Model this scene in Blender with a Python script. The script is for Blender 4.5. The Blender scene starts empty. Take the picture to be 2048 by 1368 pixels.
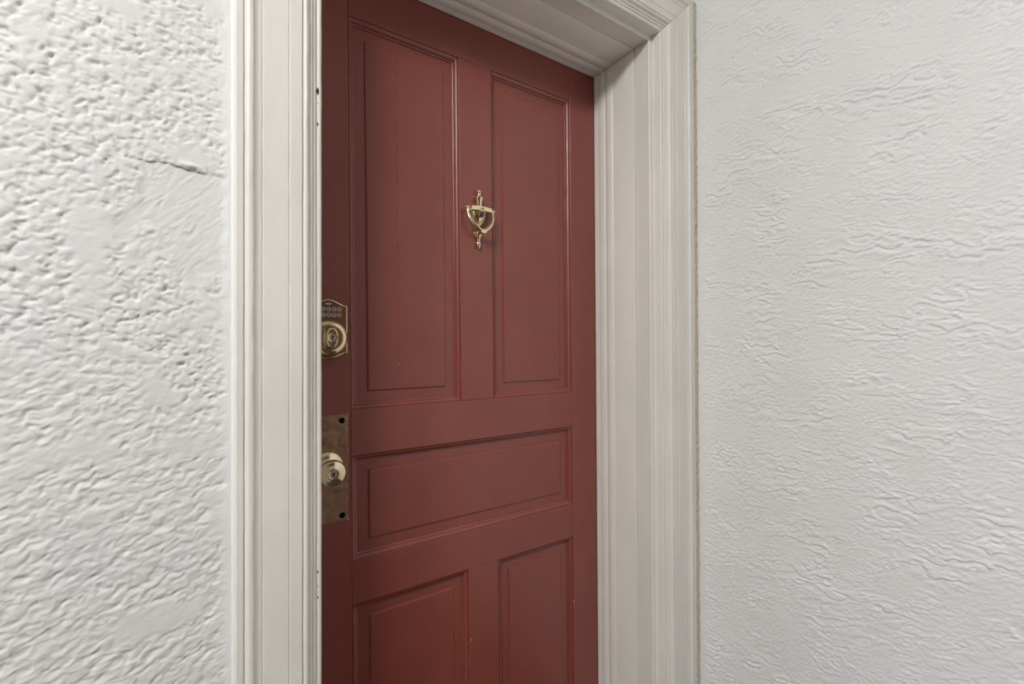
import bpy, math, random
import numpy as np
from mathutils import Vector

# ------------------------------------------------------------------ camera, light, exposure
EYE = 1.245                      # camera height above the floor
sc = bpy.context.scene
col = sc.collection

cam_d = bpy.data.cameras.new('camera')
cam_d.sensor_width = 36.0
cam_d.lens = 16.0
cam_d.clip_start = 0.01
cam = bpy.data.objects.new('camera', cam_d)
cam.location = (0, 0, EYE)
cam.rotation_euler = (math.radians(90), 0, math.radians(-33.8))
col.objects.link(cam)
sc.camera = cam

world = bpy.data.worlds.new('sky')
sc.world = world
world.use_nodes = True
bgn = world.node_tree.nodes['Background']
bgn.inputs[0].default_value = (0.93, 0.97, 1.0, 1)
bgn.inputs[1].default_value = 0.8

LAMP_STRENGTH = 97.0
LAMPS = ((-0.76, -0.42), (-1.80, -0.70))  # assumed spots of the unseen lamps added to light the scene

sc.view_settings.view_transform = 'Standard'
sc.view_settings.look = 'None'
sc.view_settings.gamma = 1.0
sc.view_settings.use_curve_mapping = False
sc.view_settings.exposure = 0.11

rng = random.Random(7)
# ------------------------------------------------------------------ key dimensions (metres, z relative to the eye)
YD = 0.990        # outer face of the door leaf
ZTOP = 0.785      # visible top of the door
CAS_L, CAS_R, CAS_T = 0.1508, 0.9755, 0.8055   # inner edges of the casing
WALL_Y = 0.790    # plane of the stucco wall that holds the door
WALL_X = 1.112    # plane of the stucco side wall
FLOOR = -EYE
CEIL = 1.50
BACK_Y = -1.9
END_X = -2.6


def smooth01(a, b, x):
    t = np.clip((np.asarray(x, float) - a) / (b - a), 0, 1)
    return t * t * (3 - 2 * t)


def lean(x, z):
    """the old frame is a little out of plumb: verticals drift to the side towards the floor"""
    return x + 0.010 * (ZTOP - z) * smooth01(0.16, 0.30, x)


# ------------------------------------------------------------------ numpy noise
def _hash(ix, iy, seed):
    h = (ix.astype(np.int64) * 374761393 + iy.astype(np.int64) * 668265263 + seed * 974634777) & 0xFFFFFFFF
    h = ((h ^ (h >> 13)) * 1274126177) & 0xFFFFFFFF
    return (h ^ (h >> 16)) & 0xFFFFFFFF


def perlin(x, y, seed=0):
    x = np.asarray(x, float); y = np.asarray(y, float)
    x, y = np.broadcast_arrays(x, y)
    ix = np.floor(x); iy = np.floor(y)
    fx = x - ix; fy = y - iy
    ux = fx * fx * fx * (fx * (fx * 6 - 15) + 10)
    uy = fy * fy * fy * (fy * (fy * 6 - 15) + 10)

    def g(dx, dy):
        a = _hash(ix + dx, iy + dy, seed) * (2 * math.pi / 4294967296.0)
        return np.cos(a) * (fx - dx) + np.sin(a) * (fy - dy)
    a = g(0, 0); b = g(1, 0); c = g(0, 1); d = g(1, 1)
    return 1.5 * ((a + (b - a) * ux) * (1 - uy) + (c + (d - c) * ux) * uy)


def fbm(x, y, seed=0, octaves=3, gain=0.5):
    s = 0; amp = 1.0; f = 1.0
    for i in range(octaves):
        s = s + amp * perlin(x * f, y * f, seed + 17 * i)
        amp *= gain; f *= 2.03
    return s


# ------------------------------------------------------------------ materials
def srgb(r, g, b):
    def c(v):
        v /= 255.0
        return v / 12.92 if v <= 0.04045 else ((v + 0.055) / 1.055) ** 2.4
    return (c(r), c(g), c(b), 1)


def mat(name, color, rough=0.5, metal=0.0, spec=0.5):
    m = bpy.data.materials.new(name)
    m.use_nodes = True
    p = m.node_tree.nodes['Principled BSDF']
    p.inputs['Base Color'].default_value = color
    p.inputs['Roughness'].default_value = rough
    p.inputs['Metallic'].default_value = metal
    p.inputs['Specular IOR Level'].default_value = spec
    return m


def coords(m, scale):
    n = m.node_tree.nodes; l = m.node_tree.links
    tc = n.new('ShaderNodeTexCoord'); mp = n.new('ShaderNodeMapping')
    mp.inputs['Scale'].default_value = scale
    l.new(tc.outputs['Object'], mp.inputs['Vector'])
    return mp


def noise_node(m, mp, scale, detail=4, rough=0.55, distortion=0.0):
    n = m.node_tree.nodes; l = m.node_tree.links
    t = n.new('ShaderNodeTexNoise')
    t.inputs['Scale'].default_value = scale
    t.inputs['Detail'].default_value = detail
    t.inputs['Roughness'].default_value = rough
    t.inputs['Distortion'].default_value = distortion
    l.new(mp.outputs[0], t.inputs['Vector'])
    return t


def add_bump(m, src, strength, dist, prev=None):
    n = m.node_tree.nodes; l = m.node_tree.links
    b = n.new('ShaderNodeBump')
    b.inputs['Strength'].default_value = strength
    b.inputs['Distance'].default_value = dist
    l.new(src, b.inputs['Height'])
    if prev is not None:
        l.new(prev.outputs[0], b.inputs['Normal'])
    l.new(b.outputs[0], n['Principled BSDF'].inputs['Normal'])
    return b


def colour_mix(m, fac, c1, c2, lo=0.35, hi=0.65, target='Base Color'):
    n = m.node_tree.nodes; l = m.node_tree.links
    r = n.new('ShaderNodeValToRGB')
    r.color_ramp.elements[0].position = lo; r.color_ramp.elements[0].color = c1
    r.color_ramp.elements[1].position = hi; r.color_ramp.elements[1].color = c2
    l.new(fac, r.inputs[0]); l.new(r.outputs[0], n['Principled BSDF'].inputs[target])
    return r


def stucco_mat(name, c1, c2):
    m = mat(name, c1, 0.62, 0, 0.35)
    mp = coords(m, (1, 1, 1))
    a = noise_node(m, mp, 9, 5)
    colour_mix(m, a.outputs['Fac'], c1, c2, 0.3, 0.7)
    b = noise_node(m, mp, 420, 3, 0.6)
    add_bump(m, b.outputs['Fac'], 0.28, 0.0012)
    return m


M = {}
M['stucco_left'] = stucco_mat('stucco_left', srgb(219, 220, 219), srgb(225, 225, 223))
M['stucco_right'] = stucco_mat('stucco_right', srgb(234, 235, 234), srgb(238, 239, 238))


def trim_mat():
    m = mat('trim_paint', srgb(216, 211, 202), 0.38, 0, 0.45)
    mp = coords(m, (1, 1, 0.12))
    a = noise_node(m, coords(m, (1, 1, 0.35)), 16, 3)
    colour_mix(m, a.outputs['Fac'], srgb(235, 232, 225), srgb(229, 227, 221), 0.38, 0.62)
    s = noise_node(m, mp, 260, 3, 0.6)
    b1 = add_bump(m, s.outputs['Fac'], 0.06, 0.0008)
    s2 = noise_node(m, coords(m, (1, 1, 0.5)), 55, 2)
    add_bump(m, s2.outputs['Fac'], 0.10, 0.004, b1)
    return m


M['trim'] = trim_mat()
M['stain'] = mat('cracked_plaster_edge', srgb(190, 176, 156), 0.8, 0, 0.2)
M['caulk'] = mat('caulk', srgb(206, 197, 184), 0.6, 0, 0.3)
_n = noise_node(M['caulk'], coords(M['caulk'], (1, 1, 0.6)), 130, 4)
colour_mix(M['caulk'], _n.outputs['Fac'], srgb(214, 206, 193), srgb(192, 181, 163), 0.35, 0.7)
add_bump(M['caulk'], _n.outputs['Fac'], 0.5, 0.003)
M['white_caulk'] = mat('white_caulk', srgb(232, 232, 230), 0.55, 0, 0.35)


def door_mat(name, scale):
    m = mat(name, srgb(128, 66, 56), 0.42, 0, 0.8)
    a = noise_node(m, coords(m, (1, 1, 1)), 5.0, 4)
    colour_mix(m, a.outputs['Fac'], srgb(140, 70, 58), srgb(135, 65, 53), 0.35, 0.65)
    s = noise_node(m, coords(m, scale), 300, 2, 0.5)
    b1 = add_bump(m, s.outputs['Fac'], 0.05, 0.0010)
    s2 = noise_node(m, coords(m, (1, 1, 1)), 700, 2, 0.5)
    add_bump(m, s2.outputs['Fac'], 0.10, 0.0006, b1)
    r = noise_node(m, coords(m, (1, 1, 1)), 14, 3)
    colour_mix(m, r.outputs['Fac'], (0.31,) * 3 + (1,), (0.41,) * 3 + (1,), 0.3, 0.7, 'Roughness')
    return m


M['door_v'] = door_mat('door_paint_vertical_strokes', (1, 1, 0.05))
M['door_h'] = door_mat('door_paint_level_strokes', (0.05, 1, 1))
M['crack'] = mat('dark_seam', srgb(64, 28, 24), 0.7)
M['chip'] = mat('bare_chip', srgb(214, 176, 166), 0.6)
M['brass'] = mat('polished_brass', (0.83, 0.72, 0.49, 1), 0.09, 1.0)
_n = noise_node(M['brass'], coords(M['brass'], (1, 1, 1)), 90, 3)
colour_mix(M['brass'], _n.outputs['Fac'], (0.07,) * 3 + (1,), (0.17,) * 3 + (1,), 0.3, 0.75, 'Roughness')
M['engraved'] = mat('engraved_brass', srgb(92, 76, 40), 0.5, 0.6)


def aged():
    m = mat('aged_brass', srgb(120, 92, 72), 0.42, 0.75)
    a = noise_node(m, coords(m, (1, 1, 1)), 38, 6, 0.65, 0.8)
    colour_mix(m, a.outputs['Fac'], srgb(138, 104, 84), srgb(184, 152, 126), 0.36, 0.72)
    b = noise_node(m, coords(m, (1, 1, 1)), 70, 5, 0.6)
    colour_mix(m, b.outputs['Fac'], (0.34,) * 3 + (1,), (0.6,) * 3 + (1,), 0.3, 0.7, 'Roughness')
    add_bump(m, a.outputs['Fac'], 0.15, 0.001)
    return m


M['aged'] = aged()
M['plate'] = mat('keypad_plate_brass', srgb(146, 104, 80), 0.29, 1.0)
M['pewter'] = mat('button_rubber_grey', srgb(186, 180, 166), 0.5, 0.0)
M['numeral'] = mat('black_numeral', srgb(26, 24, 20), 0.6)
M['steel'] = mat('cylinder_nickel', (0.78, 0.74, 0.62, 1), 0.25, 1.0)
M['black'] = mat('black_hole', srgb(12, 10, 9), 0.8, 0, 0.1)
M['gunmetal'] = mat('peephole_barrel', srgb(84, 80, 92), 0.3, 0.9)
M['lens'] = mat('peephole_glass', srgb(40, 40, 52), 0.05, 0, 0.9)
M['floor'] = mat('dark_low_bounce_floor', srgb(70, 58, 50), 0.7)  # assumed floor tone, dark so little light bounces up to the door
_n = noise_node(M['floor'], coords(M['floor'], (1, 1, 1)), 8, 6)
colour_mix(M['floor'], _n.outputs['Fac'], srgb(48, 40, 36), srgb(60, 51, 46), 0.3, 0.7)
M['dark_wall'] = mat('dark_brown_wall_paint', srgb(92, 68, 54), 0.6)  # assumed tone of an unseen wall, limits bounce and reflects in the brass
_n = noise_node(M['dark_wall'], coords(M['dark_wall'], (1, 1, 1)), 40, 4)
add_bump(M['dark_wall'], _n.outputs['Fac'], 0.2, 0.002)
M['ceiling'] = mat('ceiling_paint', srgb(232, 231, 227), 0.7)
_n = noise_node(M['ceiling'], coords(M['ceiling'], (1, 1, 1)), 60, 4)
add_bump(M['ceiling'], _n.outputs['Fac'], 0.2, 0.003)
M['glow'] = mat('lit_glass', (1, 1, 1, 1), 0.4)
_p = M['glow'].node_tree.nodes['Principled BSDF']
_p.inputs['Emission Color'].default_value = (1.0, 0.985, 0.962, 1)
_p.inputs['Emission Strength'].default_value = LAMP_STRENGTH


# ------------------------------------------------------------------ mesh helpers (z is given relative to the eye)
def mesh_obj(name, V, F, m, parent=None, smooth=True, angle=35, raise_z=True):
    me = bpy.data.meshes.new(name)
    V = np.asarray(V, float).reshape(-1, 3).copy()
    if raise_z:
        V[:, 2] += EYE
    me.from_pydata([tuple(v) for v in V], [], F)
    me.validate()
    ms = m if isinstance(m, (list, tuple)) else [m]
    for q in ms:
        me.materials.append(q)
    if smooth:
        me.polygons.foreach_set('use_smooth', [True] * len(me.polygons))
        me.set_sharp_from_angle(angle=math.radians(angle))
    me.update()
    o = bpy.data.objects.new(name, me)
    col.objects.link(o)
    if parent:
        o.parent = parent
    return o


def empty(name):
    o = bpy.data.objects.new(name, None)
    o.empty_display_size = 0.1
    col.objects.link(o)
    return o


def tag(o, label=None, cat=None, kind=None, group=None):
    if label: o['label'] = label
    if cat: o['category'] = cat
    if kind: o['kind'] = kind
    if group: o['group'] = group
    return o


class Geo:
    """collects verts and faces for one mesh"""
    def __init__(self):
        self.V = []; self.F = []; self.MI = []; self.cur = 0

    def add(self, V, F):
        b = len(self.V)
        self.V += [tuple(v) for v in V]
        self.F += [tuple(i + b for i in f) for f in F]
        self.MI += [self.cur] * len(F)

    def box(self, x0, x1, y0, y1, z0, z1, bev=0.0):
        if bev <= 0:
            V = [(x, y, z) for x in (x0, x1) for y in (y0, y1) for z in (z0, z1)]
            self.add(V, [(0, 1, 3, 2), (4, 6, 7, 5), (0, 4, 5, 1), (2, 3, 7, 6), (0, 2, 6, 4), (1, 5, 7, 3)])
            return
        b = bev
        V = []
        ring = lambda y, e: [(x0 + e, y, z0 + e), (x1 - e, y, z0 + e), (x1 - e, y, z1 - e), (x0 + e, y, z1 - e)]
        V += ring(y0, b) + ring(y0 + b, 0) + ring(y1, 0)
        F = [(0, 1, 2, 3)]
        for k in range(2):
            for i in range(4):
                j = (i + 1) % 4
                F.append((k * 4 + j, k * 4 + i, k * 4 + 4 + i, k * 4 + 4 + j))
        F.append((11, 10, 9, 8))
        self.add(V, F)

    def lathe_y(self, cx, cz, prof, n=48, y0=YD, start_cap=True):
        """profile (radius, height off the door) turned about an axis that points out of the door"""
        V = []; F = []
        for (r, h) in prof:
            for i in range(n):
                a = 2 * math.pi * i / n
                V.append((cx + r * math.cos(a), y0 - h, cz + r * math.sin(a)))
        for k in range(len(prof) - 1):
            for i in range(n):
                j = (i + 1) % n
                F.append((k * n + i, k * n + j, (k + 1) * n + j, (k + 1) * n + i))
        F.append(tuple((len(prof) - 1) * n + i for i in range(n)))
        self.add(V, F)

    def lathe_z(self, cx, cy, prof, n=32, squash=1.0):
        V = []; F = []
        for (r, z) in prof:
            for i in range(n):
                a = 2 * math.pi * i / n
                V.append((cx + r * math.cos(a), cy + squash * r * math.sin(a), z))
        for k in range(len(prof) - 1):
            for i in range(n):
                j = (i + 1) % n
                F.append((k * n + i, k * n + j, (k + 1) * n + j, (k + 1) * n + i))
        F.append(tuple(range(n - 1, -1, -1)))
        F.append(tuple((len(prof) - 1) * n + i for i in range(n)))
        self.add(V, F)

    def tube(self, pts, rad, n=16, flat=None):
        """round bar through points; rad a list"""
        P = [Vector(p) for p in pts]
        V = []; F = []
        for k, p in enumerate(P):
            t = (P[min(k + 1, len(P) - 1)] - P[max(k - 1, 0)]).normalized()
            s = Vector((0, 1, 0)); s = (s - t * s.dot(t)).normalized(); u = t.cross(s)
            r = rad[k]; ry = r if flat is None else r * flat
            for i in range(n):
                a = 2 * math.pi * i / n
                V.append(tuple(p + u * (r * math.cos(a)) + s * (ry * math.sin(a))))
        for k in range(len(P) - 1):
            for i in range(n):
                j = (i + 1) % n
                F.append((k * n + i, (k + 1) * n + i, (k + 1) * n + j, k * n + j))
        F.append(tuple(range(n)))
        F.append(tuple((len(P) - 1) * n + n - 1 - i for i in range(n)))
        self.add(V, F)

    def prism(self, outline, layers):
        """outline in (x, z); layers: list of (y, inset) from back to front, inset scaled about the centroid"""
        n = len(outline)
        O = np.array(outline, float)
        nxt = np.roll(O, -1, 0) - O; prv = O - np.roll(O, 1, 0)
        def nrm(e):
            m_ = np.stack([e[:, 1], -e[:, 0]], 1)
            return m_ / (np.linalg.norm(m_, axis=1)[:, None] + 1e-12)
        N = nrm(nxt) + nrm(prv)
        N /= (np.linalg.norm(N, axis=1)[:, None] + 1e-12)
        area = 0.5 * np.sum(O[:, 0] * np.roll(O[:, 1], -1) - np.roll(O[:, 0], -1) * O[:, 1])
        if area < 0: N = -N
        V = []; F = []
        for (y, ins) in layers:
            Q = O - N * ins
            V += [(q[0], y, q[1]) for q in Q]
        for k in range(len(layers) - 1):
            for i in range(n):
                j = (i + 1) % n
                F.append((k * n + i, k * n + j, (k + 1) * n + j, (k + 1) * n + i))
        F.append(tuple((len(layers) - 1) * n + i for i in range(n)))
        F.append(tuple(reversed(range(n))))
        self.add(V, F)

    def leaned(self):
        A = np.array(self.V)
        A[:, 0] = lean(A[:, 0], A[:, 2])
        self.V = [tuple(v) for v in A]
        return self

    def build(self, name, m, parent=None, angle=35, smooth=True):
        o = mesh_obj(name, self.V, self.F, m, parent, smooth, angle)
        if isinstance(m, (list, tuple)) and len(o.data.polygons) == len(self.MI):
            o.data.polygons.foreach_set('material_index', self.MI)
        import bmesh
        bm = bmesh.new(); bm.from_mesh(o.data)
        bmesh.ops.recalc_face_normals(bm, faces=bm.faces)
        bm.to_mesh(o.data); bm.free()
        return o


def grid_obj(name, P, m, flip=False):
    """P: (rows, cols, 3) array of points -> one smooth grid mesh"""
    r, c, _ = P.shape
    me = bpy.data.meshes.new(name)
    V = P.reshape(-1, 3).copy(); V[:, 2] += EYE
    i = np.arange(r * c).reshape(r, c)
    q = np.stack([i[:-1, :-1], i[:-1, 1:], i[1:, 1:], i[1:, :-1]], -1).reshape(-1, 4)
    if flip: q = q[:, ::-1]
    me.vertices.add(len(V)); me.vertices.foreach_set('co', V.astype(np.float32).ravel())
    me.loops.add(q.size); me.loops.foreach_set('vertex_index', q.astype(np.int32).ravel())
    me.polygons.add(len(q))
    me.polygons.foreach_set('loop_start', np.arange(0, q.size, 4, dtype=np.int32))
    me.polygons.foreach_set('use_smooth', np.ones(len(q), bool))
    me.update(calc_edges=True)
    me.materials.append(m)
    o = bpy.data.objects.new(name, me)
    col.objects.link(o)
    return o


# ------------------------------------------------------------------ stucco relief
def lips(p, q, seed, n, sharp=0.16, warp=0.35, fall=0.9):
    """skip-trowel relief: gentle rises that end in sharp lips facing the floor"""
    wx = perlin(p * 1.7, q * 1.7, seed + 3) * warp
    wy = perlin(p * 1.7, q * 1.7, seed + 5) * warp
    f = n * (perlin(p + wx, q + wy, seed) + 0.45 * perlin(2.3 * p + wy, 2.3 * q + wx, seed + 9)) - fall * q + 400
    s = f - np.floor(f)
    return np.where(s < 1 - sharp, s / (1 - sharp), (1 - s) / sharp)


def turned(X, Z, deg):
    c, s = math.cos(math.radians(deg)), math.sin(math.radians(deg))
    return X * c + Z * s, -X * s + Z * c


def coat(p, q, seed, k, cap):
    """rough coat with flattened tops and sharp pits"""
    h = 0
    for i, (f, amp, deg) in enumerate(((60, 0.95, 17), (118, 1.0, 61), (228, 0.62, 33))):
        a, b = turned(p, q, deg)
        h = h + amp * perlin(a * f, b * f, seed + 7 * i)
    return -np.log(np.exp(-k * h) + math.exp(-k * cap)) / k


def patch_rim(X):
    return 0.2486 - 0.10 * np.maximum(X + 0.055, 0) - 5.0 * np.minimum(X + 0.055, 0) ** 2 + 0.0025 * perlin(X * 90, 0.37, 44)


def relief_left(X, Z):
    wx = 0.004 * perlin(X * 80, Z * 80, 11); wz = 0.004 * perlin(X * 80, Z * 80, 12)
    crumb = coat(X + wx, (Z + wz) * 1.12, 1, 3.2, 0.12)
    # dragged coat lower down: the same lumps pulled out along strokes that rise to the right
    p, q = turned(X + wx, Z + wz, 24)
    dragged = coat(p * 0.56, q * 1.2, 101, 2.6, 0.3)
    ridges = (lips(p * 27, q * 50, 21, 1.35, 0.16, fall=0.5) - 0.5) * smooth01(-0.5, 0.5, perlin(p * 16, q * 24, 27))
    low = smooth01(0.10, -0.14, Z + 0.20 * perlin(X * 7, Z * 7, 30))
    flat = smooth01(0.12, 0.75, perlin(X * 14 + 3.3, Z * 17, 31)) * 0.85
    H = crumb * (1 - low) + (0.62 * dragged + 0.38 * crumb + 0.36 * ridges) * low * 0.88
    H = H * (1 - flat)
    # smooth patched area with a cracked upper rim
    pu, pv = turned(X, Z, 50)
    pv = pv + 0.0015 * perlin(pu * 60, pv * 60, 47)
    strokes = 0.34 * (lips(pu * 22, pv * 62, 41, 1.2, 0.12, fall=0.45) - 0.5) * smooth01(-0.4, 0.4, perlin(pu * 30, pv * 50, 48)) + 0.13 * perlin(pu * 60, pv * 300, 43)
    rim = patch_rim(X)
    mask = smooth01(-0.001, 0.0008, rim - Z) * smooth01(0.085, 0.135, Z + 0.05 * perlin(X * 25, Z * 25, 45) + 0.25 * (X + 0.04)) \
        * smooth01(-0.115, -0.070, X + 0.05 * perlin(X * 30, Z * 30, 46))
    H = H * (1 - mask) + (strokes - 0.75) * mask
    # the lip beside the patch
    H = H + 1.5 * np.exp(-(((X + 0.021) / 0.010) ** 2 + ((Z - (rim + 0.0045)) / 0.004) ** 2))
    # smeared smooth band next to the casing
    edge = smooth01(0.016, 0.0265, X + 0.006 * perlin(Z * 45, X * 0, 50))
    H = H * (1 - edge) + (0.10 + 0.10 * perlin(Z * 30, X * 200, 51)) * edge
    out = smooth01(-1.3, -1.05, X)
    return 0.0030 * H * out


def relief_right(Y, Z):
    # strokes lie level higher up and tilt lower down
    tilt = np.radians(6) - np.radians(20) * smooth01(0.25, -0.55, Z)
    Yc = Y - 0.42
    p = Yc * np.cos(tilt) + Z * np.sin(tilt)
    q = -Yc * np.sin(tilt) + Z * np.cos(tilt)
    m1 = smooth01(-0.15, 0.5, perlin(p * 9, q * 13, 61))
    m2 = smooth01(-0.3, 0.4, perlin(p * 17, q * 22, 62))
    h = 0.75 * (0.15 + 0.85 * m1) * (lips(p * 15, q * 34, 63, 1.1, 0.055) - 0.4)
    h = h + 0.50 * m2 * (lips(p * 32, q * 75, 65, 1.1, 0.08) - 0.4)
    h = h + 0.30 * (lips(p * 62, q * 140, 67, 1.1, 0.13) - 0.4) * smooth01(-0.4, 0.4, perlin(p * 22, q * 22, 68))
    h = h + 0.12 * perlin(p * 150, q * 280, 69)
    edge = smooth01(0.728, 0.745, Y + 0.004 * perlin(Z * 40, Y * 0, 70))
    h = h * (1 - edge) + 0.2 * edge
    return 0.0043 * h * smooth01(-0.9, -0.7, Y)

# ------------------------------------------------------------------ the setting
def spaced(*runs):
    """grid lines through runs (start, end, spacing)"""
    out = [np.array([runs[0][0]])]
    for (a, b, h) in runs:
        out.append(np.linspace(a, b, max(1, int(round((b - a) / h))) + 1)[1:])
    return np.concatenate(out)


def build_walls():
    xs = spaced((END_X, -1.3, 0.06), (-1.3, -0.42, 0.005), (-0.42, 0.040, 0.0018))
    zs = spaced((FLOOR, -0.66, 0.005), (-0.66, 0.66, 0.0018), (0.66, CEIL, 0.005))
    X, Z = np.meshgrid(xs, zs)
    P = np.stack([X, WALL_Y - relief_left(X, Z), Z], -1)
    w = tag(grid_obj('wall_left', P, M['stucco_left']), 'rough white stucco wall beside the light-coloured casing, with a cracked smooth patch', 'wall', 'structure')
    # crack along the upper rim of the patch
    g = Geo(); V = []
    for i in range(90):
        x = -0.078 + 0.074 * i / 89
        z = float(patch_rim(x)) - 0.0004
        wd = 0.00012 + 0.0006 * smooth01(-0.045, -0.018, x) * smooth01(-0.004, -0.012, x) + 0.0002 * float(perlin(x * 300, 0.5, 52))
        y = WALL_Y - float(relief_left(np.array([x]), np.array([z + 0.001]))[0]) - 0.0002
        y2 = WALL_Y - float(relief_left(np.array([x]), np.array([z - 0.002]))[0]) - 0.0002
        V += [(x, y, z + 0.0004), (x, y2, z - 2 * wd)]
    g.add(V, [(2 * i, 2 * i + 1, 2 * i + 3, 2 * i + 2) for i in range(89)])
    g.build('crack', M['stain'], w)['label'] = 'brown-edged crack in the plaster'
    # the same wall goes on above the door
    xs = spaced((0.04, WALL_X, 0.005)); zs = spaced((CAS_T + 0.10, CEIL, 0.005))
    X, Z = np.meshgrid(xs, zs)
    P = np.stack([X, WALL_Y - relief_left(X - 1.16, Z - 0.6) * 1.3, Z], -1)
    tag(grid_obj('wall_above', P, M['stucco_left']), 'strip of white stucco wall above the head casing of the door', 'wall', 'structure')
    ys = spaced((BACK_Y, -0.9, 0.06), (-0.9, -0.05, 0.005), (-0.05, 0.80, 0.0021))
    zs = spaced((FLOOR, -0.98, 0.005), (-0.98, 0.98, 0.0021), (0.98, CEIL, 0.005))
    Y, Z = np.meshgrid(ys, zs)
    xw = WALL_X + 0.010 * (ZTOP - Z) * smooth01(0.2, 0.7, Y) + 0.0015 * perlin(Z * 5, Y * 3, 80)
    P = np.stack([xw - relief_right(Y, Z), Y, Z], -1)
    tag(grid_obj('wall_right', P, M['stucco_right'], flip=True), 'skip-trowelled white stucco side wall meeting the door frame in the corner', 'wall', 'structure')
    g = Geo(); g.box(END_X, WALL_X + 0.05, BACK_Y - 0.12, BACK_Y, FLOOR, CEIL)  # unseen wall, made dark so little light bounces into the door recess
    tag(g.build('wall_back', M['dark_wall'], smooth=False), 'assumed unseen hall wall behind the camera, plain dark brown to cut bounce light on the red door', 'wall', 'structure')
    g = Geo(); g.box(END_X, WALL_X + 0.1, BACK_Y - 0.12, 1.1, FLOOR - 0.1, FLOOR)
    tag(g.build('floor', M['floor'], smooth=False), 'assumed unseen floor of the hall below the frame, dark to cut bounce light', 'floor', 'structure')
    g = Geo(); g.box(END_X, WALL_X + 0.1, BACK_Y - 0.12, WALL_Y + 0.1, CEIL, CEIL + 0.1)
    tag(g.build('ceiling', M['ceiling'], smooth=False), 'white hall ceiling above the door', 'ceiling', 'structure')


build_walls()


# ------------------------------------------------------------------ door frame: mitred runs
def mitred(name, prof, parent, m, step=0.012, wob=0.00022, seed=0, gap=0.0004, close=True, inset=0.0):
    """a profile (a outward from the casing's inner edge, y) run up the latch side, across the head and down the hinge side"""
    prof = list(prof)
    n = len(prof)
    A = np.array([p[0] for p in prof]); Yp = np.array([p[1] for p in prof])
    made = []
    for side in ('left', 'head', 'right'):
        if side == 'head':
            ts = np.linspace(0, 1, int((CAS_R - CAS_L) / step) + 1)
        else:
            ts = np.linspace(0, 1, int((CAS_T - FLOOR) / step) + 1)
        rows = []
        for t in ts:
            if side == 'head':
                x0 = CAS_L - inset - A + gap; x1 = CAS_R + A - gap
                x = x0 + (x1 - x0) * t; z = CAS_T + A
                run = x
            else:
                ztop = CAS_T + A - gap
                z = FLOOR + (ztop - FLOOR) * t
                x = (CAS_L - inset - A) if side == 'left' else (CAS_R + A)
                x = x + 0 * z; run = z
            s = seed + {'left': 0, 'head': 100, 'right': 200}[side]
            dw = wob * (perlin(run * 22, A * 120, s) + 0.7 * perlin(run * 70, A * 260, s + 1))
            dy = wob * (perlin(run * 18, A * 150, s + 2) + 0.6 * perlin(run * 60, A * 200, s + 3))
            if side == 'left': x = x + dw
            elif side == 'right': x = x - dw
            else: z = z - dw
            rows.append(np.stack([lean(x, z), Yp + dy, z + 0 * x], -1))
        R = np.array(rows)                      # (T, n, 3)
        T = len(ts)
        F = []
        for k in range(T - 1):
            for i in range(n if close else n - 1):
                j = (i + 1) % n
                F.append((k * n + i, k * n + j, (k + 1) * n + j, (k + 1) * n + i))
        if close:
            F.append(tuple(range(n))); F.append(tuple((T - 1) * n + i for i in range(n)))
        g = Geo(); g.add(R.reshape(-1, 3), F)
        made.append(g.build(name, m, parent, angle=40))
    return made


def arc(c0, c1, bulge, n=6):
    """points from c0 to c1 bulging sideways"""
    (a0, y0), (a1, y1) = c0, c1
    dx, dy = a1 - a0, y1 - y0
    return [(a0 + dx * t - dy * bulge * 4 * t * (1 - t), y0 + dy * t + dx * bulge * 4 * t * (1 - t)) for t in np.linspace(0, 1, n)]


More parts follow.
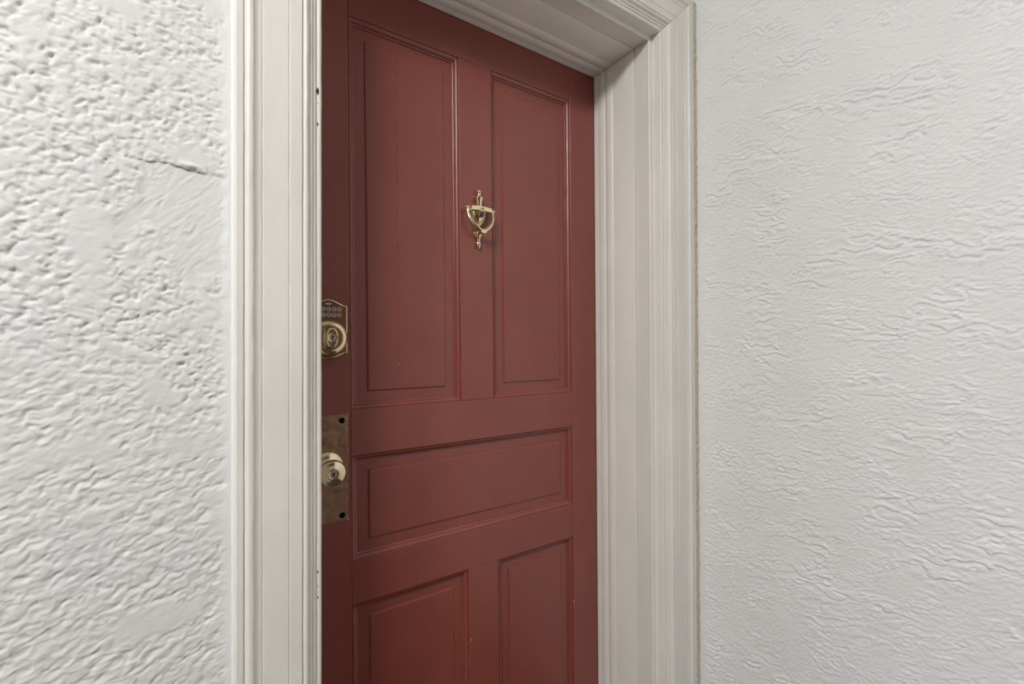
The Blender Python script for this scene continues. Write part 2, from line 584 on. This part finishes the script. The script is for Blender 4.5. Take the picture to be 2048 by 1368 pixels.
def build_frame():
    fr = tag(empty('trim_1'), 'cream painted wooden door frame with moulded casing around the red door', 'door frame', 'structure')
    fr.location = (0, 0, 0)
    casing = [(0, 0.7945), (0, 0.7685)] + arc((0, 0.7685), (0.0075, 0.7672), -0.32, 7)[1:]
    casing += [(0.0098, 0.7664), (0.0100, 0.7640), (0.0150, 0.7632), (0.0153, 0.7605)]
    casing += arc((0.0155, 0.7605), (0.0205, 0.7575), 0.18, 5)[1:]
    casing += arc((0.0207, 0.7562), (0.0290, 0.7562), -0.38, 9)
    casing += [(0.0293, 0.7568), (0.0299, 0.7567), (0.0311, 0.7538), (0.0470, 0.7535), (0.0481, 0.7549), (0.0488, 0.7549), (0.0500, 0.7535),
               (0.0824, 0.7535), (0.0836, 0.7551), (0.0843, 0.7551), (0.0853, 0.7537), (0.0875, 0.7534)]
    casing += arc((0.0875, 0.7534), (0.0960, 0.7482), 0.16, 6)[1:]
    casing += arc((0.0960, 0.7482), (0.1062, 0.7520), -0.22, 8)[1:]
    casing += [(0.1068, 0.7540), (0.1076, 0.7538), (0.1088, 0.7512), (0.1165, 0.7510), (0.1180, 0.7525), (0.1180, 0.7945)]
    L, H, R = mitred('casing', casing, fr, M['trim'], step=0.010, wob=0.00030, seed=300)
    L['label'] = 'upright casing beside the rough stucco'
    H['label'] = 'head casing across the top of the door'
    R['label'] = 'upright casing tight in the wall corner'
    bead = [(-0.0095, 0.8425), (-0.0095, 0.8005)] + arc((-0.0095, 0.8000), (-0.0095, 0.7925), -0.42, 8) + [(0.002, 0.7925), (0.03, 0.7945), (0.03, 0.8425)]
    for o in mitred('jamb_lining', bead, fr, M['trim'], seed=400, wob=0.0001, inset=0.0125): pass
    jamb = [(-0.0130, 1.05), (-0.0135, 0.8450), (-0.0125, 0.8437), (-0.006, 0.8432), (0.03, 0.8432), (0.03, 1.05)]
    mitred('jamb', jamb, fr, M['trim'], seed=500, wob=0.00003, inset=0.0125)
    stop = [(-0.0130, 0.9885), (-0.0210, 0.9885), (-0.0213, 0.9745), (-0.0206, 0.9728)]
    stop += arc((-0.0206, 0.9715), (-0.0178, 0.9490), -0.10, 7)
    stop += [(-0.0165, 0.9478), (-0.0165, 0.9468)] + arc((-0.0180, 0.9460), (-0.0145, 0.9215), -0.13, 8) + [(-0.0130, 0.9200)]
    mitred('stop_moulding', stop, fr, M['trim'], seed=600, inset=0.0125)
    # ragged caulk between the hinge-side casing and the side wall
    zs = np.arange(FLOOR, CAS_T + 0.118, 0.004)
    n = 9
    rows = []
    for z in zs:
        t = np.linspace(0, 1, n)
        x0 = CAS_R + 0.1165; x1 = WALL_X + 0.004
        jag = 0.0022 * perlin(z * 60, 0.3, 90) + 0.0015 * perlin(z * 150, 0.3, 91)
        x = x0 + (x1 - x0) * t
        y = 0.7515 + 0.0045 * t ** 2 + jag * t * 0.6 - 0.0022 * np.sin(math.pi * t) * (0.6 + perlin(z * 95, 4.2, 92)) + 0.0010 * perlin(z * 220 + 0 * t, t * 4, 93)
        rows.append(np.stack([lean(x, z), y, z + 0 * x], -1))
    rows = np.array(rows)
    back = rows.copy(); back[:, :, 1] = 0.79
    o = grid_obj('caulk_bead', rows, M['caulk'])
    o.parent = fr; o['label'] = 'ragged painted caulk in the wall corner'
    # smeared white paint along the rough stucco side
    zs = np.arange(FLOOR, CAS_T + 0.118, 0.006)
    rows = []
    for z in zs:
        t = np.linspace(0, 1, 6)
        x = CAS_L - 0.1172 - 0.0050 * t + 0.0006 * perlin(z * 30, 1.1, 94)
        y = 0.7868 + 0.0030 * t + 0.0006 * perlin(z * 40, t * 3, 95)
        rows.append(np.stack([x, y, z + 0 * x], -1))
    o = grid_obj('caulk_bead', np.array(rows), M['white_caulk'], flip=True)
    o.parent = fr; o['label'] = 'smooth white caulk beside the rough stucco'
    # dark scuffs where the paint is knocked off the latch-side edge
    for (z, ln, wd) in ((0.395, 0.012, 0.0022), (0.376, 0.002, 0.0007), (0.343, 0.007, 0.0010), (-0.362, 0.006, 0.0009), (-0.384, 0.003, 0.0005), (-0.402, 0.005, 0.0008)):
        g = Geo()
        k = 9; V = []
        for i in range(k):
            t = i / (k - 1)
            w = wd * math.sin(math.pi * min(max(t, .04), .96)) * (0.7 + 0.5 * rng.random())
            zz = z + (t - 0.5) * ln
            for s in (-1, 1):
                V.append((lean(CAS_L - 0.0062 + s * w, zz), 0.7657, zz))
        g.add(V, [(2 * i, 2 * i + 2, 2 * i + 3, 2 * i + 1) for i in range(k - 1)])
        g.build('scuff_mark', M['numeral'], fr)
    return fr


frame = build_frame()

# ------------------------------------------------------------------ the door leaf
DX0, DX1 = 0.1535, 0.960
SL, SR = 0.246, 0.860                     # inner edges of the stiles
UM = (0.505, 0.598); LM = (0.520, 0.608)  # mullions, upper and lower
ZR = dict(top=0.690, lock_hi=-0.143, lock_lo=-0.2425, mid_hi=-0.4655, mid_lo=-0.5600, bot=-1.020)
DB = FLOOR + 0.010


def build_door(name):
    d = empty(name)
    def slab(nm, x0, x1, z0, z1, m):
        # the face board with slightly uneven painted edges
        g = Geo(); nx = max(2, int((x1 - x0) / 0.03)); nz = max(2, int((z1 - z0) / 0.03))
        g.box(x0, x1, YD, YD + 0.044, z0, z1, 0.0009)
        return g.leaned().build(nm, m, d, smooth=False)
    slab('stile', DX0, SL, DB, ZTOP + 0.004, M['door_v'])['label'] = 'stile with the locks'
    slab('stile', SR, DX1, DB, ZTOP + 0.004, M['door_v'])['label'] = 'plain stile beside the corner jamb'
    e = 0.0003
    slab('rail', SL + e, SR - e, ZR['top'], ZTOP + 0.004, M['door_h'])
    slab('rail', SL + e, SR - e, ZR['lock_lo'], ZR['lock_hi'], M['door_h'])
    slab('rail', SL + e, SR - e, ZR['mid_lo'], ZR['mid_hi'], M['door_h'])
    slab('rail', SL + e, SR - e, DB, ZR['bot'], M['door_h'])
    slab('mullion', UM[0], UM[1], ZR['lock_hi'] + e, ZR['top'] - e, M['door_v'])
    slab('mullion', LM[0], LM[1], ZR['bot'] + e, ZR['mid_lo'] - e, M['door_v'])
    stick = [(0, 0.0004), (0.0003, 0.0026), (0.0016, 0.0030), (0.0022, 0.0018), (0.0040, 0.0020), (0.0060, 0.0034), (0.0078, 0.0056),
             (0.0088, 0.0070), (0.0090, 0.0088), (0.0108, 0.0092), (0.0122, 0.0104), (0.0126, 0.0130)]
    spots = [(SL, UM[0], ZR['lock_hi'], ZR['top'], 'v', 'tall panel with a split down it'), (UM[1], SR, ZR['lock_hi'], ZR['top'], 'v', 'tall panel beside the knocker'),
             (SL, SR, ZR['mid_hi'], ZR['lock_lo'], 'h', 'wide level panel'), (SL, LM[0], ZR['bot'], ZR['mid_lo'], 'v', 'lower panel below the knob'),
             (LM[1], SR, ZR['bot'], ZR['mid_lo'], 'v', 'lower panel beside the corner jamb')]
    panels = []
    for k, (x0, x1, z0, z1, gr, lab) in enumerate(spots):
        m = M['door_' + gr]
        # raised panel
        g = Geo()
        prof = [(-0.004, 0.030), (-0.004, 0.0125), (0.0355, 0.0125), (0.0372, 0.0098), (0.0395, 0.0092), (0.046, 0.0092)]
        V = []; F = []
        for (t, dp) in prof:
            V += [(x0 + t, YD + dp, z0 + t), (x1 - t, YD + dp, z0 + t), (x1 - t, YD + dp, z1 - t), (x0 + t, YD + dp, z1 - t)]
        for q in range(len(prof) - 1):
            for i in range(4):
                j = (i + 1) % 4
                F.append((q * 4 + i, q * 4 + j, q * 4 + 4 + j, q * 4 + 4 + i))
        b = (len(prof) - 1) * 4
        F.append((b, b + 1, b + 2, b + 3)); F.append((3, 2, 1, 0))
        g.add(V, F)
        p = g.leaned().build('panel', m, d, smooth=False)
        p['label'] = lab
        panels.append(p)
        # moulded sticking around it, a little lumpy with old paint
        corners = [(x0, z0), (x1, z0), (x1, z1), (x0, z1)]
        g = Geo(); V = []; F = []; n = len(stick)
        ring = []
        for c in range(4):
            (ax, az), (bx, bz) = corners[c], corners[(c + 1) % 4]
            ln = math.hypot(bx - ax, bz - az); ns = max(3, int(ln / 0.012))
            for s in range(ns):
                ring.append((c, s / ns, ns))
        for (c, t, ns) in ring:
            (ax, az), (bx, bz) = corners[c], corners[(c + 1) % 4]
            dx, dz = np.sign(bx - ax), np.sign(bz - az)
            nx_, nz_ = -dz, dx
            for (off, dp) in stick:
                sx = ax + (bx - ax) * t; sz = az + (bz - az) * t
                # keep corners mitred
                lx = sx + nx_ * off + dx * off * (1 - 2 * t); lz = sz + nz_ * off + dz * off * (1 - 2 * t)
                r = (sx + sz * 1.7)
                edge = min(t, 1 - t) * ns
                amp = 0.00028 * min(1, edge / 2) * (1 if off > 0 else 0.5)
                dpw = dp + 0.00022 * float(perlin(r * 60, off * 300 + k * 5, 700)) * (dp > 0.001)
                wv = amp * float(perlin(r * 75, off * 250 + k * 7, 701))
                V.append((lx + nx_ * wv, YD + dpw, lz + nz_ * wv))
        tot = len(ring)
        for q in range(tot):
            w = (q + 1) % tot
            for i in range(n - 1):
                F.append((q * n + i, w * n + i, w * n + i + 1, q * n + i + 1))
        g.add(V, F)
        g.leaned().build('moulding', m, p, angle=38)
    # split running down the tall panel
    def ribbon(nm, pts, w, y, m, par, lab=None):
        g = Geo(); V = []
        for (x, z, s) in pts:
            V += [(x - w * s, y, z), (x + w * s, y, z)]
        g.add(V, [(2 * i, 2 * i + 1, 2 * i + 3, 2 * i + 2) for i in range(len(pts) - 1)])
        o = g.leaned().build(nm, m, par)
        if lab: o['label'] = lab
        return o
    pts = []
    for i in range(150):
        t = i / 149
        z = 0.652 - t * 0.752
        x = 0.3525 + 0.0012 * float(perlin(z * 9, 0, 720)) + 0.0007 * float(perlin(z * 60, 0, 721)) - 0.003 * max(0, t - 0.7) - 0.0008
        pts.append((x, z, max(0.08, 0.55 + 0.9 * float(perlin(z * 40, 2, 722)))))
    ribbon('split_line', pts, 0.00042, YD + 0.0091, M['crack'], panels[0], 'thin dark split in the paint')
    def chips(nm, par, items, y, lab):
        g = Geo()
        for (x, z, rx, rz) in items:
            n = 9
            V = [(x, y - 0.0002, z)]
            for i in range(n):
                a = 2 * math.pi * i / n; q = 0.6 + 0.6 * rng.random()
                V.append((x + rx * q * math.cos(a), y, z + rz * q * math.sin(a)))
            g.add(V, [(0, 1 + i, 1 + (i + 1) % n) for i in range(n)])
        o = g.leaned().build(nm, M['chip'], par)
        o['kind'] = 'stuff'; o['label'] = lab
    items = [(0.3525 + rng.uniform(-0.0012, 0.0010), rng.uniform(-0.09, 0.62), 0.0005, rng.uniform(0.0005, 0.0016)) for _ in range(26)]
    chips('paint_chips', panels[0], items, YD + 0.0088, 'pale flecks along the split')
    items = [(0.5035 + rng.uniform(-0.0006, 0.0012), z, 0.0006, rng.uniform(0.0006, 0.003)) for z in (-0.085, -0.062, -0.068, 0.02, 0.09, 0.232, 0.11, 0.14)]
    items += [(0.862 + rng.uniform(-0.001, 0.0012), z, 0.0006, rng.uniform(0.0006, 0.004)) for z in (0.34, 0.16, 0.175, 0.19, 0.10, 0.12, -0.03, -0.26, -0.29, -0.32, -0.35, -0.37, -0.40, -0.43)]
    items += [(0.862, -0.748, 0.0018, 0.006), (0.862, -0.765, 0.0008, 0.003)]
    items += [(0.2485 + rng.uniform(-0.0006, 0.0008), z, 0.0005, rng.uniform(0.001, 0.004)) for z in (0.045, 0.052, 0.060, 0.040)]
    items += [(rng.uniform(0.27, 0.84), rng.uniform(-0.04, 0.04) * 0 + 0.702, 0.0006, 0.0005) for _ in range(5)]
    chips('paint_chips', d, items, YD - 0.0003, 'pale chips along the panel edges')
    ledge = [(rng.uniform(0.27, 0.85), ZR['mid_hi'] + 0.0122 + rng.uniform(-0.0006, 0.0006), rng.uniform(0.002, 0.008), 0.0003) for _ in range(22)]
    ledge += [(rng.uniform(0.27, 0.60), ZR['lock_lo'] - 0.0135, rng.uniform(0.002, 0.010), 0.00025) for _ in range(12)]
    chips('paint_chips', panels[2], ledge, YD + 0.0119, 'pale flecks along the level panel ledge')
    drips = [(LM[0] - 0.0015 + rng.uniform(-0.001, 0.001), rng.uniform(-0.86, -0.60), 0.0004, rng.uniform(0.0006, 0.003)) for _ in range(14)]
    drips += [(LM[0] + 0.0065, -0.735, 0.0012, 0.004)]
    chips('paint_chips', d, drips, YD - 0.0003, 'pale flecks beside the lower mullion')
    return d, panels


door, panels = build_door('door_1')
tag(door, 'dark red painted five-panel door with brass knocker and locks', 'door', 'structure')

# ------------------------------------------------------------------ brass fittings
LX = 0.2040     # axis of the locks


def text_mesh(s, size, depth):
    c = bpy.data.curves.new('numeral_shape', 'FONT')
    c.body = s; c.size = size; c.align_x = 'CENTER'; c.align_y = 'CENTER'; c.extrude = depth; c.resolution_u = 3
    c.offset = size * 0.012
    o = bpy.data.objects.new('numeral_shape', c); col.objects.link(o)
    bpy.context.view_layer.update()
    me = bpy.data.meshes.new_from_object(o.evaluated_get(bpy.context.evaluated_depsgraph_get()))
    V = [tuple(v.co) for v in me.vertices]; F = [tuple(p.vertices) for p in me.polygons]
    bpy.data.objects.remove(o); bpy.data.curves.remove(c); bpy.data.meshes.remove(me)
    return V, F


def put_text(g, s, size, x, y, z, depth=0.0002):
    V, F = text_mesh(s, size, depth)
    g.add([(x + a, y - c, z + b) for (a, b, c) in V], F)


def plate_outline():
    """half-arched keypad plate, symmetrical about the lock axis"""
    hw = 0.0375
    right = [(hw, -0.0225), (hw, 0.0735)]
    top = []
    for t in np.linspace(0, 1, 5):
        a = t * math.pi / 2
        top.append((hw - 0.0035 * (1 - math.cos(a)), 0.0735 + 0.0022 * math.sin(a)))
    top += [(0.0315, 0.0760)]
    for t in np.linspace(0, 1, 14)[1:]:
        x = 0.0315 * (1 - t)
        s = t * t * (3 - 2 * t) * 0.35 + 0.65 * math.sin(t * math.pi / 2) ** 1.3
        top.append((x, 0.0760 + 0.0115 * s))
    up = right + top[1:]
    low = [(hw, -0.0225), (hw - 0.003, -0.0238)]
    for t in np.linspace(0, 1, 14)[1:]:
        x = 0.0345 * (1 - t)
        s = t * t * (3 - 2 * t) * 0.35 + 0.65 * math.sin(t * math.pi / 2) ** 1.3
        low.append((x, -0.0238 - 0.0115 * s))
    half = list(reversed(low)) + up[1:]           # bottom centre -> right -> top centre
    left = [(-x, z) for (x, z) in reversed(half[1:-1])]
    return [(LX + x, z) for (x, z) in half + left]


def build_keypad():
    g = Geo()
    FY = YD - 0.019
    g.prism(plate_outline(), [(YD, 0), (FY + 0.0035, 0.0), (FY + 0.0012, 0.0008), (FY, 0.0026)])
    k = g.build('keypad_lock', M['plate'], door, angle=25)
    k['label'] = 'brass keypad deadbolt with two rows of numbered buttons'
    b = Geo(); b.prism(plate_outline(), [(FY + 0.0042, -0.0003), (FY + 0.0018, -0.0001), (FY - 0.0001, 0.0018), (FY - 0.0002, 0.0030), (FY + 0.0004, 0.0034)])
    b.F = [f for f in b.F if len(f) == 4]; b.MI = b.MI[:len(b.F)]
    b.build('plate_rim', M['brass'], k, angle=60)
    # badge
    n = 24
    out = [(LX - 0.0005 + 0.0062 * math.copysign(abs(math.cos(a)) ** 0.6, math.cos(a)), 0.0772 + 0.0021 * math.copysign(abs(math.sin(a)) ** 0.8, math.sin(a))) for a in np.linspace(0, 2 * math.pi, n, endpoint=False)]
    g = Geo(); g.prism(out, [(FY, 0), (FY - 0.0008, 0.0001), (FY - 0.0012, 0.0006)])
    g.build('badge', M['pewter'], k)
    for r, rowz in enumerate((0.0667, 0.0547)):
        for c in range(5):
            ch = '12345'[c] if r == 0 else '67890'[c]
            x = LX - 0.0002 + (c - 2) * 0.0103
            g = Geo()
            g.lathe_y(x, rowz, [(0.0046, 0.0188), (0.0046, 0.0200), (0.0041, 0.0206), (0.0036, 0.0206), (0.0033, 0.0202), (0.0030, 0.0203)], 22)
            g.cur = 1
            put_text(g, ch, 0.0066, x, YD - 0.0205, rowz)
            g.build('button', [M['pewter'], M['numeral']], k)
    # turning ring, thumb turn, key cylinder
    zc = 0.0085
    g = Geo()
    g.lathe_y(LX, zc, [(0.0362, 0.0188), (0.0366, 0.0205), (0.0358, 0.0230), (0.0330, 0.0262), (0.0290, 0.0290), (0.0268, 0.0295), (0.0256, 0.0288), (0.0250, 0.0272), (0.0246, 0.0258), (0.001, 0.0258)], 72)
    g.build('turn_ring', M['brass'], k)
    g = Geo()
    out = [(LX + 0.0232 * math.cos(a), zc + 0.0232 * math.sin(a)) for a in np.linspace(0, 2 * math.pi, 48, endpoint=False)]
    g.prism(out, [(YD - 0.0255, 0), (YD - 0.0300, 0.0), (YD - 0.0318, 0.0014)])
    wing = []
    for a in np.linspace(0, 2 * math.pi, 40, endpoint=False):
        ca_, sa_ = math.cos(a), math.sin(a)
        wing.append((LX + 0.0122 * math.copysign(abs(ca_) ** 0.85, ca_), zc + 0.0205 * math.copysign(abs(sa_) ** 0.8, sa_)))
    g.prism(wing, [(YD - 0.0300, -0.0015), (YD - 0.0470, 0.0008), (YD - 0.0520, 0.0018), (YD - 0.0536, 0.0040)])
    g.build('thumb_turn', M['brass'], k, angle=30)
    key_cylinder(k, LX, zc + 0.0003, 0.0532, 0.0092)
    return k


def key_cylinder(par, x, z, h, r):
    g = Geo()
    g.lathe_y(x, z, [(r, h - 0.001), (r * 1.02, h + 0.0012), (r * 0.93, h + 0.0020), (r * 0.80, h + 0.0018), (r * 0.77, h + 0.0006)], 40)
    g.build('cylinder_collar', M['brass'], par)
    g = Geo()
    g.lathe_y(x, z, [(r * 0.75, h - 0.0002), (r * 0.75, h + 0.0012), (r * 0.70, h + 0.0016)], 36)
    g.cur = 1
    n = 14
    out = [(x + r * 0.17 * math.cos(a), z + r * 0.22 + r * 0.20 * math.sin(a)) for a in np.linspace(-0.25 * math.pi, 1.25 * math.pi, n)]
    out += [(x - r * 0.08, z - r * 0.46), (x + r * 0.08, z - r * 0.46)]
    g.prism(out, [(YD - h - 0.0010, 0), (YD - h - 0.0018, 0)])
    g.build('key_cylinder', [M['steel'], M['black']], par)


def build_knob():
    # worn plate behind the knob
    g = Geo()
    x0, x1, z0, z1 = 0.1675, 0.2455, -0.3745, -0.1505
    out = [(x0, z0), (x1 - 0.003, z0), (x1 - 0.0008, z0 + 0.0008), (x1, z0 + 0.003), (x1, z1 - 0.003), (x1 - 0.0008, z1 - 0.0008), (x1 - 0.003, z1), (x0, z1)]
    g.prism(out, [(YD, 0), (YD - 0.0018, 0), (YD - 0.0024, 0.0006)])
    p = g.build('lock_plate', M['aged'], door, angle=20)
    p['label'] = 'tall worn brass plate behind the door knob'
    for (sx, sz) in ((0.2335, -0.1640), (0.2345, -0.3620), (0.1795, -0.1640), (0.1795, -0.3620)):
        g = Geo()
        g.lathe_y(sx, sz, [(0.0058, 0.0020), (0.0058, 0.0033), (0.0050, 0.0035), (0.0042, 0.0028), (0.0030, 0.0029), (0.0012, 0.0031), (0.0012, 0.0027)], 24)
        g.build('screw', M['black'], p)
    # pale chipped paint along the plate's edge
    g = Geo(); V = []
    N = 120
    for i in range(N):
        t = i / (N - 1); z = z1 + 0.0006 - t * (z1 - z0 + 0.001)
        w = 0.0005 + 0.0009 * max(0, float(perlin(z * 90, 1, 740)) + 0.3) + (0.0016 if t < 0.012 or t > 0.985 else 0)
        V += [(x1 - 0.0001, YD - 0.0019, z), (x1 + w, YD - 0.0004, z)]
    g.add(V, [(2 * i, 2 * i + 1, 2 * i + 3, 2 * i + 2) for i in range(N - 1)])
    g.build('paint_edge', M['chip_dull'], p)
    zc = -0.2575
    g = Geo()
    g.lathe_y(LX, zc, [(0.0325, 0.0022), (0.0330, 0.0040), (0.0322, 0.0062), (0.0290, 0.0090), (0.0230, 0.0115), (0.0175, 0.0130), (0.0150, 0.0150),
                       (0.0138, 0.0190), (0.0135, 0.0250), (0.0142, 0.0300), (0.0175, 0.0345), (0.0215, 0.0385), (0.0243, 0.0430), (0.0256, 0.0480),
                       (0.0256, 0.0525), (0.0248, 0.0560), (0.0238, 0.0580), (0.0228, 0.0588), (0.0190, 0.0596), (0.0150, 0.0612), (0.0125, 0.0630), (0.0112, 0.0640), (0.0098, 0.0638), (0.0094, 0.0625)], 64)
    kb = g.build('door_knob', M['brass'], door, angle=50)
    kb['label'] = 'round polished brass door knob with a keyhole'
    key_cylinder(kb, LX, zc, 0.0622, 0.0098)


M['chip_dull'] = mat('dull_chip', srgb(200, 166, 146), 0.6)


def build_knocker():
    KX = 0.5590            # centre line on the leaf
    zb = 0.3265            # cross bar height
    yb = YD
    # backplate body: a half-round shield tapering down
    g = Geo()
    body = [(0.0245, zb + 0.003), (0.0243, zb - 0.003), (0.0234, zb - 0.010), (0.0210, zb - 0.019), (0.0168, zb - 0.028), (0.0112, zb - 0.0355), (0.0062, zb - 0.0395),
            (0.0052, zb - 0.0405), (0.0068, zb - 0.0415), (0.0070, zb - 0.0428), (0.0052, zb - 0.0440)]
    n = 40; V = []; F = []
    for (r, z) in body:
        for i in range(n + 1):
            a = math.pi * i / n
            V.append((KX + r * math.cos(a), yb - 0.80 * r * math.sin(a), z))
    for q in range(len(body) - 1):
        for i in range(n):
            F.append((q * (n + 1) + i, q * (n + 1) + i + 1, (q + 1) * (n + 1) + i + 1, (q + 1) * (n + 1) + i))
    F.append(tuple(range(n + 1))); F.append(tuple((len(body) - 1) * (n + 1) + i for i in range(n + 1)))
    g.add(V, F)
    kn = g.build('door_knocker', M['brass'], door)
    kn['label'] = 'brass urn-shaped knocker with a swinging handle and peephole'
    # top finial
    g = Geo()
    g.lathe_z(KX, yb - 0.0085, [(0.0090, zb + 0.004), (0.0092, zb + 0.0085), (0.0070, zb + 0.0100), (0.0074, zb + 0.0110), (0.0078, zb + 0.0125), (0.0082, zb + 0.0180), (0.0092, zb + 0.0235), (0.0108, zb + 0.0275),
                                (0.0116, zb + 0.0290), (0.0113, zb + 0.0303), (0.0085, zb + 0.0312), (0.0058, zb + 0.0335), (0.0047, zb + 0.0365), (0.0052, zb + 0.0380), (0.0052, zb + 0.0393), (0.0036, zb + 0.0405),
                                (0.0041, zb + 0.0425), (0.0050, zb + 0.0450), (0.0047, zb + 0.0475), (0.0030, zb + 0.0492), (0.0008, zb + 0.0500)], 28, 0.85)
    g.build('finial', M['brass'], kn, angle=50)
    # cross bar with a gently arched top, engraved
    g = Geo(); hw = 0.0292; n = 14
    up = [(KX + hw * s, zb + 0.0040 + 0.0026 * (1 - s * s)) for s in np.linspace(1, -1, n)]
    dn = [(KX + hw * s, zb - 0.0066 + 0.0012 * (1 - s * s)) for s in np.linspace(-1, 1, n)]
    g.prism(dn + up, [(yb, 0), (yb - 0.0225, 0), (yb - 0.0240, 0.0009)])
    g.cur = 1
    put_text(g, '44E', 0.0072, KX + 0.0012, yb - 0.0241, zb - 0.0002)
    g.build('cross_bar', [M['brass'], M['engraved']], kn)
    # swinging handle
    g = Geo()
    py = yb - 0.0150; fy = yb - 0.0290
    def side(s):
        pts = []; rad = []
        for t in np.linspace(0, 1, 18):
            x = KX + s * 0.0352 * (1 - t ** 2.7)
            z = zb - 0.0015 - t * 0.0570
            y = py + (fy - py) * smooth01(0, 1, t)
            pts.append((x, float(y), z)); rad.append(0.0036 + 0.0012 * math.sin(t * math.pi) + 0.0006 * t)
        return pts, rad
    pl, rl = side(-1); pr, rr = side(1)
    g.tube(pl + pr[::-1][1:], rl + rr[::-1][1:], 18, 0.8)
    for s in (-1, 1):
        ax = KX + s * 0.0352
        # pivot cylinders at the ends of the bar
        g.tube([(KX + s * 0.0285, py, zb), (KX + s * 0.0330, py, zb), (KX + s * 0.0338, py, zb), (ax + s * 0.0030, py, zb), (ax + s * 0.0042, py, zb), (ax + s * 0.0062, py, zb)],
               [0.0026, 0.0026, 0.0050, 0.0050, 0.0030, 0.0016], 20)
    # striking pad at the bottom of the handle
    n = 28
    out = [(KX + 0.0006 + 0.0088 * math.cos(a), zb - 0.0570 + 0.0062 * math.sin(a)) for a in np.linspace(0, 2 * math.pi, n, endpoint=False)]
    g.prism(out, [(fy + 0.0135, 0.001), (fy - 0.0022, 0), (fy - 0.0038, 0.0012)])
    g.build('swing_handle', M['brass'], kn, angle=45)
    # strike base and drop finial fixed to the leaf
    g = Geo()
    zs = zb - 0.0615
    g.lathe_y(KX, zs + 0.003, [(0.0115, 0.0), (0.0118, 0.003), (0.0095, 0.0055), (0.0078, 0.0085), (0.0075, 0.0120), (0.0060, 0.0132)], 32)
    g.lathe_z(KX, yb - 0.0060, [(0.0016, zs - 0.0340), (0.0030, zs - 0.0325), (0.0052, zs - 0.0275), (0.0060, zs - 0.0230), (0.0056, zs - 0.0190), (0.0040, zs - 0.0160), (0.0036, zs - 0.0150), (0.0048, zs - 0.0140),
                                (0.0050, zs - 0.0125), (0.0040, zs - 0.0112), (0.0050, zs - 0.0085), (0.0072, zs - 0.0050), (0.0078, zs - 0.0020)], 28, 0.85)
    g.build('strike_base', M['brass'], kn, angle=50)
    # peephole
    zp = zb - 0.0140
    g = Geo(); g.lathe_y(KX + 0.0002, zp, [(0.0082, 0.0195), (0.0084, 0.0222), (0.0076, 0.0232), (0.0066, 0.0230)], 36)
    g.cur = 1
    g.lathe_y(KX + 0.0002, zp, [(0.0068, 0.0222), (0.0066, 0.0240), (0.0056, 0.0243), (0.0048, 0.0236)], 36)
    g.build('peephole_ring', [M['brass'], M['gunmetal']], kn)
    g = Geo(); g.lathe_y(KX + 0.0002, zp, [(0.0047, 0.0228), (0.0042, 0.0238), (0.0032, 0.0246), (0.0018, 0.0251), (0.0004, 0.0252)], 30)
    g.build('peephole_lens', M['lens'], kn)


build_keypad()
build_knob()
build_knocker()

# ------------------------------------------------------------------ unseen ceiling lamps, added to light the door and walls
def added_ceiling_lamp(x, y, label):
    l = tag(empty('added_ceiling_lamp'), label, 'lamp', 'thing', 'unseen ceiling lamps added to light the scene')
    g = Geo(); g.lathe_z(x, y, [(0.10, CEIL - 0.03), (0.19, CEIL - 0.03), (0.195, CEIL - 0.02), (0.195, CEIL)], 48)
    g.build('base', M['brass'], l)
    g = Geo(); g.lathe_z(x, y, [(0.02, CEIL - 0.105), (0.08, CEIL - 0.098), (0.13, CEIL - 0.080), (0.165, CEIL - 0.055), (0.180, CEIL - 0.031)], 48)
    g.build('shade', M['glow'], l)


added_ceiling_lamp(*LAMPS[0], 'added, unseen round flush ceiling lamp closest to the red door')
added_ceiling_lamp(*LAMPS[1], 'added, unseen round flush ceiling lamp farther from the door, brightening the side wall')
